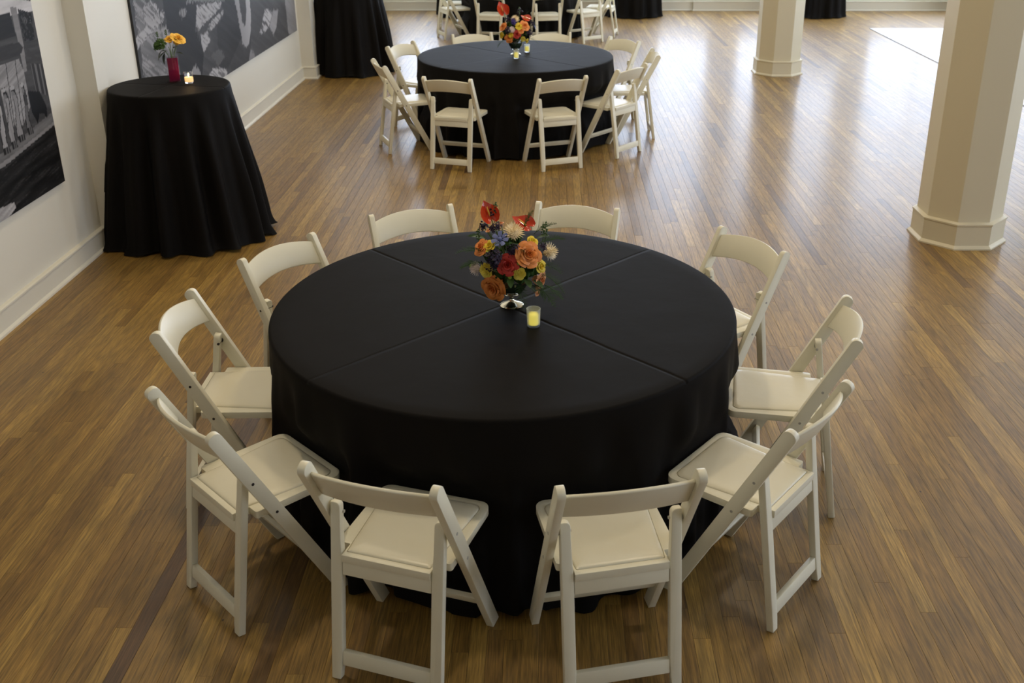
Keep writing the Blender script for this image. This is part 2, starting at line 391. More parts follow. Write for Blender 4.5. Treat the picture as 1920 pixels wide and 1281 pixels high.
for j, bd in enumerate(boards):
    x, y, L, a, b_, c_ = bd
    if j in near:
        o = link('plank', board_mesh(L), None, floor); o.location = (x, y, 0); o.color = (a, b_, c_, 1)
    else:
        if y + L > Y1: L = Y1 - y
        W = SW - GAP; e = BEV; k = len(sv); l = L - GAP
        sv += [(x, y, -.012), (x + W, y, -.012), (x + W, y + l, -.012), (x, y + l, -.012), (x + e, y + e, 0), (x + W - e, y + e, 0), (x + W - e, y + l - e, 0), (x + e, y + l - e, 0)]
        sf += [(k + 4, k + 5, k + 6, k + 7), (k, k + 1, k + 5, k + 4), (k + 1, k + 2, k + 6, k + 5), (k + 2, k + 3, k + 7, k + 6), (k + 3, k, k + 4, k + 7)]
        sc_ += [(a, b_, c_, 1)] * 8
me = bpy.data.meshes.new('far_planks'); me.from_pydata(sv, [], sf); me.materials.append(M_['wood'])
at = me.color_attributes.new('pc', 'FLOAT_COLOR', 'POINT'); at.data.foreach_set('color', np.array(sc_, dtype=np.float32).ravel())
fp = link('far_planks', me, None, floor, 'stuff'); fp.color = (0, 0, 0, 1)
# floor beyond the strips, right of the view
me2 = MB().box(6.5, X1, Y0, Y1, -.012, -.0002).mesh('floor_margin', sm=0)
fm_ = link('floor_margin', me2, M_['wood'], floor); fm_.color = (.5, .5, .5, 1)

# pale floor panel in the sunlit corner at the back right
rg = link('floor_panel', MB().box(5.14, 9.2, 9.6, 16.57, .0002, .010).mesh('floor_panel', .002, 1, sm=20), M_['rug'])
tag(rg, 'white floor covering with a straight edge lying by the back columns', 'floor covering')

# ------------------------------------------------------------------ folding chair (origin under the tips of the backrest posts, +y towards the seat front)
def chair_meshes():
    Z0 = .790; K = .405 / .790                     # front leg line: y = (Z0 - z) * K
    d = Vector((.405, -.790)).normalized(); n = Vector((-d.y, d.x))    # in (y, z)
    hw = .0235
    def onleg(z, off=0): return Vector(((Z0 - z) * K, z)) + n * off
    def foot(off):
        c = Vector((0 + .004, Z0)) + n * off; t = -c.y / d.y; return c + d * t
    T = Vector((.004, Z0 - .002))
    pts = [foot(-hw), foot(hw), T + n * hw, T - n * hw]
    out = round_poly([tuple(p) for p in pts], [.001, .001, .021, .021], 6)
    R = {}
    def xprism(pts2, x0, x1):          # (y,z) outline extruded along x
        m = MB(); k = len(pts2)
        v = [(x0, y, z) for y, z in pts2] + [(x1, y, z) for y, z in pts2]
        f = [tuple(range(k)), tuple(range(k, 2 * k))[::-1]] + [(i, k + i, k + (i + 1) % k, (i + 1) % k) for i in range(k)]
        return m.add(v, f)
    for s, nm in ((-1, 'fl'), (1, 'fr')):
        x = sorted((s * .1935, s * .2185)); R[nm] = xprism(out, *x).mesh('leg', .0045, 2, sm=50)
    # rear frame plane: (x, s) with s along the leg line from the floor
    a = Vector((.022, 0)); b2 = Vector((.108, .585)); dr = (b2 - a).normalized(); nr = Vector((dr.y, -dr.x))
    Mr = Matrix(((1, 0, 0, 0), (0, dr.x, nr.x, a.x), (0, dr.y, nr.y, a.y), (0, 0, 0, 1)))   # local (x, s, t)
    top = .612
    for s, nm in ((-1, 'rl'), (1, 'rr')):
        o = [(s * .187, 0), (s * .156, 0), (s * .152, .040), (s * .149, .10), (s * .149, .375), (s * .149, .43), (s * .153, .50), (s * .155, top), (s * .187, top)]
        o = round_poly(o, [0, .003, .01, .03, 0, .03, .03, .022, .004], 4)
        if s > 0: o = o[::-1]
        R[nm] = MB().prism(o, -.013, .013, Mr).mesh('leg', .004, 2, sm=50)
    R['foot_rail'] = MB().prism(round_poly([(-.150, .052), (.150, .052), (.150, .102), (-.150, .102)], [.0] * 4), -.010, .010, Mr).mesh('foot_rail', .003, 2)
    R['seat_rail'] = MB().prism([(-.1475, .372), (.1475, .372), (.1475, .430), (-.1475, .430)], -.011, .010, Mr).mesh('seat_rail', .002, 2)
    # front stretcher, set along the front legs
    c = onleg(.155); m = MB()
    o = [c + d * -.019 + n * -.009, c + d * .019 + n * -.009, c + d * .019 + n * .009, c + d * -.019 + n * .009]
    R['stretcher'] = xprism([tuple(p) for p in o], -.194, .194).mesh('stretcher', .003, 2)
    # curved backrest slat
    nu = 20; m = MB(); v = []
    for i in range(nu + 1):
        u = -1 + 2 * i / nu; x = u * .1945; bow = .046 * (1 - u * u); arch = .024 * (1 - u * u)
        for z, t in ((.652 + arch * .8, -.006), (.652 + arch * .8, .006), (.752 + arch, .006), (.752 + arch, -.006)):
            y = (Z0 - (z - arch * .9)) * K - bow + .004
            p = Vector((y, z)) + n * t; v.append((x, p.x, p.y))
    f = [(i * 4 + j, (i + 1) * 4 + j, (i + 1) * 4 + (j + 1) % 4, i * 4 + (j + 1) % 4) for i in range(nu) for j in range(4)] + [(0, 1, 2, 3), tuple(nu * 4 + q for q in (3, 2, 1, 0))]
    R['backrest'] = m.add(v, f).mesh('backrest', .0035, 2, sm=45)
    # seat: ring-shaped frame around an inset pad
    zs = .442
    def outl(x1, x0, y0, y1, r, nn=6):
        return round_poly([(-x0, y0), (x0, y0), (x1, y1), (-x1, y1)], [.006, .006, r, r], nn)
    O = outl(.192, .146, .066, .458, .034); Ib = outl(.168, .142, .092, .432, .024)
    O = [(-.146, .066), (.146, .066), (.146, .118), (.190, .118), (.192, .424)]
    def seat_o(g, gx):
        base = [(-.146 + g, .066 + gx), (.146 - g, .066 + gx), (.146 - g, .126), (.1905 - g, .126), (.193 - g, .460 - g), (-.193 + g, .460 - g), (-.1905 + g, .126), (-.146 + g, .126)]
        if g > .01:      # the pad is a plain trapezoid with straight sides
            h_ = g - .022; base = [(-.139 + h_, .086 + h_), (.139 - h_, .086 + h_), (.1425 - h_, .120), (.1440 - h_, .136), (.171 - h_, .438 - h_), (-.171 + h_, .438 - h_), (-.1440 + h_, .136), (-.1425 + h_, .120)]
            return round_poly(base, [.006, .006, .002, .002, .028, .028, .002, .002], 5)
        return round_poly(base, [.001, .001, .004, .01, .036 - g * .4, .036 - g * .4, .01, .004], 5)
    A = seat_o(0, 0); B_ = seat_o(.022, .020); k = len(A)
    m = MB(); v = [(x, y, zs - .026) for x, y in A] + [(x, y, zs) for x, y in A] + [(x, y, zs) for x, y in B_] + [(x, y, zs - .007) for x, y in B_]
    f = [(q * k + i, q * k + (i + 1) % k, (q + 1) * k + (i + 1) % k, (q + 1) * k + i) for q in range(3) for i in range(k)]
    f += [tuple(range(k))[::-1], tuple(range(3 * k, 4 * k))]
    R['seat'] = m.add(v, f).mesh('seat', .003, 2, sm=50)
    P = seat_o(.0242, .0222); m = MB(); k = len(P); rings = [(0, -.006), (0, .001), (.006, .0045), (.016, .0065), (.04, .008), (.09, .009)]
    v = []; cx, cy = 0, .27
    for g, dz in rings:
        v += [(x * (1 - g / .17), cy + (y - cy) * (1 - g / .18), zs + dz) for x, y in P]
    f = [(q * k + i, q * k + (i + 1) % k, (q + 1) * k + (i + 1) % k, (q + 1) * k + i) for q in range(len(rings) - 1) for i in range(k)]
    v.append((0, cy, zs + .0092)); f += [((len(rings) - 1) * k + i, (len(rings) - 1) * k + (i + 1) % k, len(v) - 1) for i in range(k)]
    f.append(tuple(range(k))[::-1])
    R['pad'] = m.add(v, f).mesh('seat_pad', 0, sm=60)
    for s in (-1, 1):
        p = onleg(.568); p2 = onleg(.430)
        for nm, q in (('bu', p), ('bl', p2)):
            x0 = .150 if nm == 'bu' else .188
            m = MB().tube([(s * x0, q.x, q.y), (s * .2195, q.x, q.y)], .0052, 10)
            if nm == 'bu': m.tube([(s * .186, q.x, q.y), (s * .194, q.x, q.y)], .010, 10)
            R[nm + ('l' if s < 0 else 'r')] = m.mesh('bolt', sm=30)
    return R
CM = chair_meshes()
def make_chair():
    t = thing('folding_chair', '', 'chair')
    def part(n, k, m, par=t): return link(n, CM[k], M_[m], par)
    for s in 'lr':
        a = part('leg', 'f' + s, 'resin'); part('bolt', 'bu' + s, 'bolt', a); part('bolt', 'bl' + s, 'bolt', a)
        part('leg', 'r' + s, 'resin')
    part('foot_rail', 'foot_rail', 'resin'); part('stretcher', 'stretcher', 'resin'); part('seat_rail', 'seat_rail', 'resin')
    part('backrest', 'backrest', 'resin'); part('seat', 'seat', 'resin'); p = part('seat_pad', 'pad', 'pad'); p['label'] = 'cream vinyl seat pad'
    return t
G1 = 'folding chairs around the nearest table'; G2 = 'folding chairs around the middle table'; G3 = 'folding chairs around the farthest table'
CH = [ # x, y, rotation, label, group
 (.233, 2.389, 12.0, 'white folding chair at the near edge, back to us, right of the near cloth front', G1),
 (.874, 2.814, 51.2, 'white folding chair on the near right of the nearest table, seat pad fully in view', G1),
 (1.168, 3.507, 79.5, 'white folding chair right of the nearest table, side-on behind the near right chair', G1),
 (.950, 4.400, 123, 'white folding chair at the far right of the nearest table, facing the flowers', G1),
 (.146, 4.910, 164, 'white folding chair behind the nearest table, right of the anthurium bouquet', G1),
 (-.702, 4.837, -155, 'white folding chair behind the nearest table, left of the anthurium bouquet', G1),
 (-1.246, 4.309, -124, 'white folding chair at the far left of the nearest table, nearest the cocktail table', G1),
 (-1.47, 3.575, -89, 'white folding chair left of the nearest table, open back and seat seen from its side', G1),
 (-1.174, 2.782, -45.1, 'white folding chair on the near left of the nearest table, over the dark floor strip', G1),
 (-.514, 2.409, -17.7, 'white folding chair at the near edge, back to us, left of the near cloth front', G1),
 (-.846, 8.279, -16.7, 'white folding chair with back to us in front of the middle table, left one', G2),
 (.114, 8.303, 20.5, 'white folding chair with back to us in front of the middle table, right one', G2),
 (.725, 8.80, 50, 'white folding chair at the front right of the middle table, slat bright from the windows', G2),
 (1.005, 9.579, 92, 'white folding chair at the right end of the middle table, seen edge-on', G2),
 (.767, 10.379, 130, 'cream-lit folding chair at the back right of the middle table', G2),
 (.011, 10.80, 178, 'folding chair behind the middle table, backrest showing right of its bouquet', G2),
 (-.813, 10.725, -161, 'folding chair behind the middle table, backrest showing left of its bouquet', G2),
 (-1.475, 10.06, -119, 'folding chair at the back left of the middle table with glossy slat', G2),
 (-1.524, 9.001, -67, 'white folding chair at the front left of the middle table, beside the tall draped table', G2),
 (-.875, 14.71, -12, 'folding chair in front of the farthest table, behind the left of the far bouquet', G3),
 (-.005, 14.71, 11, 'folding chair in front of the farthest table, right of the far bouquet', G3),
 (.655, 15.11, 34, 'folding chair turned at the right front of the farthest table, legs spread on the glare', G3),
 (1.04, 15.80, 78, 'folding chair at the right end of the farthest table, white seat catching window light', G3),
 (-1.66, 15.55, -66, 'folding chair at the left front of the farthest table, legs on the bright floor', G3),
 (-1.78, 16.36, -93, 'folding chair at the left end of the farthest table, only its lit seat showing', G3)]
proto = make_chair()
for i, (x, y, r, lab, g) in enumerate(CH):
    t = proto if i == 0 else dup(proto)
    t.location = (x, y, 0); t.rotation_euler = (0, 0, math.radians(r)); t['label'] = lab; t['group'] = g
    for leg in t.children:              # some chairs have dark screws, the others white screw caps
        for bo in leg.children:
            bo.material_slots[0].link = 'OBJECT'; bo.material_slots[0].material = M_['bolt' if i in (6, 7, 8, 17, 18) else 'cap']

# ------------------------------------------------------------------ tables and cloths
def smoothstep(a, b, x): t = np.clip((x - a) / (b - a), 0, 1); return t * t * (3 - 2 * t)
def tablecloth(name, cx, cy, R, zt, hem, r_hem, nf, amp, seed, label, rz=0, power=1.0, pool=0, group=None, nang=420, wall=None, lean=(0, 0), oval=(1, 1)):
    rs = np.random.RandomState(seed)
    ang = np.linspace(0, 2 * PI, nang, endpoint=False)
    # folds: sum of a few harmonics with drifting phase
    ph = rs.rand(5) * 6.28
    base = np.sin(nf * ang + 1.1 * np.sin(2 * ang + ph[0]) + .9 * np.sin(3 * ang + ph[1])) + .45 * np.sin((nf * 1.7 // 1) * ang + ph[2] + 1.3 * np.sin(ang + ph[3]))
    base = np.sign(base) * np.abs(base / 1.45) ** .8
    verts = []; rows = []
    rad_top = list(np.linspace(0, 1, 14)[1:] ** .8 * (R - .012))
    for r in rad_top: rows.append((np.full(nang, r), np.full(nang, zt + .0)))
    for a in (30, 60, 90): rows.append((np.full(nang, R - .012 + .012 * math.sin(math.radians(a))), np.full(nang, zt - .012 + .012 * math.cos(math.radians(a)))))
    nz = 34
    for j in range(1, nz + 1):
        t = j / nz; z = zt - .012 - (zt - .012 - hem) * t
        flare = (r_hem - R) * t ** power
        A = amp * smoothstep(-.1, .7, np.array(t)) * smoothstep(0, .12, np.array(t)) * (1 + .25 * np.sin(3 * ang + seed))
        r = R + flare + A * base * (1 + .15 * np.sin(7 * ang + 5 * t))
        zz = np.full(nang, z)
        if t > .93 and pool: r = r + pool * (t - .93) / .07 * (.5 + .5 * np.sin(5 * ang + ph[4]))
        if j == nz: zz = zz + .010 * (1 + np.sin(nf * .5 * ang + ph[1])) 
        rows.append((r, zz))
    V = [(0, 0, zt)]
    for r, z in rows:
        lt = np.clip((zt - z) / zt, 0, 1); P = np.stack([r * np.cos(ang) * (1 + (oval[0] - 1) * lt) + lean[0] * lt, r * np.sin(ang) * (1 + (oval[1] - 1) * lt) + lean[1] * lt, z], 1)
        # the cloth gives way to the seat fronts and front feet of the chairs pushed in
        for x, y, rot, _, _g in CH:
            if math.hypot(x - cx, y - cy) > 1.7: continue
            a = math.radians(rot); ca, sa = math.cos(a), math.sin(a)
            wx = P[:, 0] + cx - x; wy = P[:, 1] + cy - y
            lx = wx * ca + wy * sa; ly = -wx * sa + wy * ca
            al = np.abs(lx); legs = smoothstep(.15, .185, al) * (1 - smoothstep(.235, .27, al))
            lim = np.where(P[:, 2] > .30, .472, .40 + .038 * legs) * 1.0
            k_ = smoothstep(.20, .38, P[:, 2]); lim = .472 * k_ + (.395 + .043 * legs) * (1 - k_)
            wgt = (1 - smoothstep(.215, .30, al)) * (1 - smoothstep(.455, .58, P[:, 2]))
            push = np.maximum(0, lim - ly) * wgt * (ly > -.3)
            push = np.where(ly < .15, 0, push)
            P[:, 0] += -sa * push; P[:, 1] += ca * push
        if wall is not None:
            P[:, 0] = np.maximum(P[:, 0], wall - cx)
            pil = (P[:, 2] < zt - .02) & (P[:, 1] + cy > 6.38) & (P[:, 1] + cy < 6.64) & (P[:, 0] + cx < -2.855)
            P[:, 0] = np.where(pil, -2.855 - cx, P[:, 0])
        V += [tuple(p) for p in P]
    F = [(0, 1 + i, 1 + (i + 1) % nang) for i in range(nang)]
    for q in range(len(rows) - 1):
        o0 = 1 + q * nang; o1 = o0 + nang
        F += [(o0 + i, o1 + i, o1 + (i + 1) % nang, o0 + (i + 1) % nang) for i in range(nang)]
    V = [(x, y, z - zt) for x, y, z in V]
    if rz:      # rotate the creases but not the shape: shape is given in room axes
        c, s = math.cos(-rz), math.sin(-rz); V = [(x * c - y * s, x * s + y * c, z) for x, y, z in V]
    me = bpy.data.meshes.new(name); me.from_pydata(V, [], F)
    smooth(me, 70)
    o = link(name, me, M_['cloth']); o.location = (cx, cy, zt); o.rotation_euler = (0, 0, rz)
    return tag(o, label, 'tablecloth', group)
def round_table(cx, cy, R, h, label, tall=False):
    t = thing('cocktail_table' if tall else 'round_table', label, 'table', (cx, cy, 0), 0)
    link('tabletop', MB().lathe([(0, h - .028), (R - .010, h - .028), (R - .006, h - .004), (R - .010, h - .003), (0, h - .003)], 48).mesh('tabletop', sm=30), M_['tabletop'], t)
    if tall:
        link('pole', MB().tube([(0, 0, .03), (0, 0, h - .03)], .035, 14).mesh('pole'), M_['steel'], t)
        link('base_plate', MB().lathe([(0, .03), (.05, .03), (.26, .012), (.27, 0), (0, 0)], 32).mesh('base_plate', sm=30), M_['steel'], t)
    else:
        for a in range(4):
            q = PI / 4 + a * PI / 2; c, s = math.cos(q), math.sin(q)
            link('leg', MB().tube([(.48 * c, .48 * s, h - .03), (.55 * c, .55 * s, 0)], .016, 8).mesh('leg'), M_['steel'], t)
    return t
T1 = (-.18, 3.691); T2 = (-.319, 9.551); T3 = (-.44, 16.0); K1 = (-2.495, 6.62); K2 = (-2.50, 12.92)
TH = .760
round_table(*T1, .905, TH - .002, 'round banquet table hidden under the nearest black cloth')
round_table(*T2, .905, TH - .002, 'round banquet table hidden under the middle black cloth')
round_table(*T3, .905, TH - .002, 'round banquet table hidden under the farthest black cloth')
GC = 'floor-length black cloths on the big round tables'
tablecloth('tablecloth', *T1, .915, TH, .004, .945, 25, .034, 3, 'black floor-length cloth on the nearest and largest-looking round table', group=GC)
tablecloth('tablecloth', *T2, .915, TH, .004, .945, 25, .030, 8, 'black floor-length cloth on the middle round table', rz=.0, group=GC, nang=360)
tablecloth('tablecloth', *T3, .915, TH, .004, .945, 25, .030, 5, 'black cloth on the farthest round table, top cut by the frame', group=GC, nang=300)
KH = 1.058
GT = 'black cloths on the tall cocktail tables'
round_table(*K1, .378, KH - .002, 'tall table under the black cloth by the first pilaster', True)
tablecloth('tablecloth', *K1, .383, KH, .003, .48, 15, .052, 12, 'black draped cloth on the tall cocktail table with rose vase and lit candle', rz=math.radians(35), power=.9, pool=.03, group=GT, wall=-2.985, lean=(-.045, .03), oval=(1.18, .88))
round_table(*K2, .378, KH - .002, 'tall table under the black cloth between the second picture and back wall', True)
tablecloth('tablecloth', *K2, .387, KH, .003, .52, 13, .055, 21, 'black draped cloth on the tall cocktail table just past the second picture', power=.9, pool=.03, group=GT, wall=-2.975)
for (x, y, sd, lab) in [(-1.46, 18.22, 31, 'black draped tall table by back wall behind left chairs of the farthest table'),
                        (1.46, 18.2, 32, 'black draped tall table by back wall behind right chairs of the farthest table'),
                        (4.66, 18.2, 33, 'black draped tall table at the back wall just right of the farther column'),
                        (7.62, 18.15, 34, 'black draped tall table at the back wall beside the nearest column top')]:
    round_table(x, y, .378, KH - .002, lab.replace('black draped tall table', 'tall table inside the cloth'), True)
    tablecloth('tablecloth', x, y, .398, KH, .003, .50, 12, .038, sd, lab.replace('tall table', 'cloth'), power=.9, pool=.02, group=GT, nang=240)

# ------------------------------------------------------------------ flowers
def frame(nrm, roll=0):
    z = Vector(nrm).normalized(); x = z.orthogonal().normalized(); y = z.cross(x)
    M = Matrix((x, y, z)).transposed().to_4x4()
    return M @ Matrix.Rotation(roll, 4, 'Z')
def petal(mb, M, az, r0, r1, h0, h1, wid, curl=0, cup=.5, nu=5, nv=5, rnd=None):
    """one cupped petal: from radius r0 at height h0 out to radius r1 at height h1"""
    v = []
    for j in range(nv):
        t = j / (nv - 1)
        rr = r0 + (r1 - r0) * t ** 1.5; z = h0 + (h1 - h0) * math.sin(t * PI / 2)
        if curl: rr += curl * max(0, t - .7) / .3 * (r1); z -= curl * .5 * r1 * (max(0, t - .7) / .3) ** 2
        half = wid * (.35 + .65 * math.sin(min(1, t * 1.25) * PI / 2)) * (1 - .35 * max(0, t - .8) / .2)
        for i in range(nu):
            u = -1 + 2 * i / (nu - 1); a = az + u * half
            q = rr * (1 - .10 * u * u * cup); zz = z - abs(u) ** 3 * .12 * (h1 - h0)
            v.append((q * math.cos(a), q * math.sin(a), zz))
    f = [(j * nu + i, j * nu + i + 1, (j + 1) * nu + i + 1, (j + 1) * nu + i) for j in range(nv - 1) for i in range(nu - 1)]
    mb.add(v, f, M)
def rose(r, rd, full=1.0, layers=5):
    m = MB(); I = Matrix.Identity(4)
    m.ball((0, 0, r * .05), r * .55, nu=10, nv=6)
    for L in range(layers):
        t = L / (layers - 1); n = [3, 4, 4, 5, 5, 6][min(L, 5)]
        for k in range(n):
            az = 2 * PI * (k + .5 * L + .13 * L * L) / n + rd.uniform(-.15, .15)
            ro = r * (.10 + .86 * t ** 1.05); top = r * (1.0 - .42 * t * full)
            petal(m, I, az, ro * .45, ro, -r * .35, top * rd.uniform(.93, 1.05), (1.25 if L < 3 else .95) * PI / n * 1.35 if n > 3 else 1.35, curl=(.06 + .13 * t) * (L > 1), rnd=rd)
    return m.mesh('rose', sm=50)
def ranunculus(r, rd):
    m = MB(); I = Matrix.Identity(4); m.ball((0, 0, 0), r * .6, nu=10, nv=6)
    for L in range(8):
        t = L / 7; n = 6
        for k in range(n):
            petal(m, I, 2 * PI * (k + .5 * L) / n, r * (.10 + .75 * t) * .6, r * (.12 + .88 * t), -r * .2, r * (.75 - .45 * t * t), .62, curl=.02, nu=4, nv=4)
    return m.mesh('ranunculus', sm=50)
def mum(r, rd, n=110):
    m = MB(); m.ball((0, 0, 0), r * .5, nu=10, nv=6)
    for k in range(n):
        t = (k + .5) / n; th = math.acos(1 - t * 1.05); az = k * 2.39996; L = r * rd.uniform(.85, 1.08); w = r * .045
        d = Vector((math.sin(th) * math.cos(az), math.sin(th) * math.sin(az), math.cos(th))); s = d.cross(Vector((0, 0, 1)))
        s = s.normalized() if s.length > .01 else Vector((1, 0, 0)); up = s.cross(d)
        p0 = d * r * .35; p1 = d * L * .75; p2 = d * L + up * r * .07 * rd.uniform(-1, 1.6)
        m.add([p0 - s * w * .5, p0 + s * w * .5, p1 + s * w, p1 - s * w, p2], [(0, 1, 2, 3), (3, 2, 4)])
    return m.mesh('chrysanthemum', sm=0)
def simple_flower(r, rd, n=7):
    m = MB()
    for k in range(n):
        petal(m, Matrix.Identity(4), 2 * PI * k / n, r * .12, r, 0, r * .28, .42, nu=4, nv=4)
    m.ball((0, 0, r * .18), r * .26, nu=8, nv=5)
    return m.mesh('blue_flower', sm=40)
def cluster(r, rd, n=26, name='stock_blossom'):
    m = MB()
    for k in range(n):
        d = Vector((rd.gauss(0, 1), rd.gauss(0, 1), abs(rd.gauss(0, 1)) + .2)).normalized() * r * rd.uniform(.35, .95)
        M = Matrix.Translation(d) @ frame(d, rd.random() * 6)
        for p in range(5): petal(m, M, 2 * PI * p / 5, r * .03, r * .30, 0, r * .14, .6, nu=3, nv=3)
    return m.mesh(name, sm=0)
def berries(r, rd, n=12):
    m = MB()
    for k in range(n):
        d = Vector((rd.uniform(-1, 1), rd.uniform(-1, 1), rd.uniform(-1, 1.2))) * r; m.ball(tuple(d), r * .36, nu=7, nv=5)
    return m.mesh('berries', sm=60)
def anthurium_mesh(r, fold):
    """heart-shaped glossy spathe in the xy plane, tip at +y"""
    m = MB(); nu, nv = 17, 9; v = []
    for j in range(nv):
        t = j / (nv - 1)
        for i in range(nu):
            a = -PI + 2 * PI * i / (nu - 1)
            # heart outline
            rr = 1 - .62 * math.exp(-(min(abs(a + PI), abs(a - PI)) / .34) ** 2) + .42 * math.exp(-(a / .30) ** 2)
            x = rr * math.sin(a) * r * t * .82; y = rr * math.cos(a) * r * t
            z = -fold * abs(x) * abs(x) / r + .10 * r * math.sin(3 * a) * t * t - .18 * r * t * t
            v.append((x, y, -z if fold > 0 else z))
    f = [(j * nu + i, j * nu + i + 1, (j + 1) * nu + i + 1, (j + 1) * nu + i) for j in range(nv - 1) for i in range(nu - 1)]
    m.add(v, f); me = m.mesh('anthurium', sm=80)
    return me
def frond(L, rd, n=16, droop=.5, fine=True):
    m = MB(); pts = []; rise = rd.uniform(.1, .4)
    for k in range(n + 1):
        t = k / n; pts.append(Vector((0, L * t, L * (rise * t - droop * t * t))))
    m.tube([tuple(p) for p in pts[::2]], [.0012 * (1 - .7 * q / (len(pts[::2]) - 1)) for q in range(len(pts[::2]))], 4)
    for k in range(2, n + 1):
        p = pts[k]; l = L * .34 * math.sin(PI * (k / n) ** .7 * .96) + .006
        for s in (-1, 1):
            for e in range(3 if fine else 1):
                dv = Vector((s * 1, .75 + .45 * e + rd.uniform(-.2, .2), rd.uniform(-.25, .35))).normalized()
                side = dv.cross(Vector((0, 0, 1))).normalized(); w = .0011 if fine else l * .16
                ll = l * (1 - .25 * e) * rd.uniform(.8, 1.1)
                q = p + dv * ll * .55; m.add([p, q + side * w, p + dv * ll, q - side * w], [(0, 1, 2, 3)])
    return m.mesh('fern_frond', sm=0)
def sprig(L, rd, name='sprig'):
    m = MB(); m.tube([(0, 0, 0), (.1 * L, 0, .5 * L), (.05 * L, .05 * L, L)], .0014, 5)
    for k in range(12):
        t = .45 + .55 * k / 11; a = k * 2.4
        m.ball((.07 * L + math.cos(a) * .006, math.sin(a) * .006, L * t), .0036, nu=6, nv=4)
    return m.mesh(name, sm=60)
def leaf_mesh(L, w_, rd, bend=.3):
    m = MB(); n = 7; v = []
    for k in range(n):
        t = k / (n - 1); hw = w_ * math.sin(PI * min(1, t * .92 + .05)) ** .8; z = -bend * L * t * t
        v += [(-hw, L * t, z + hw * .25), (0, L * t, z), (hw, L * t, z + hw * .25)]
    m.add(v, [(k * 3 + j, k * 3 + j + 1, k * 3 + 4 + j, k * 3 + 3 + j) for k in range(n - 1) for j in range(2)])
    return m.mesh('leaf', sm=60)

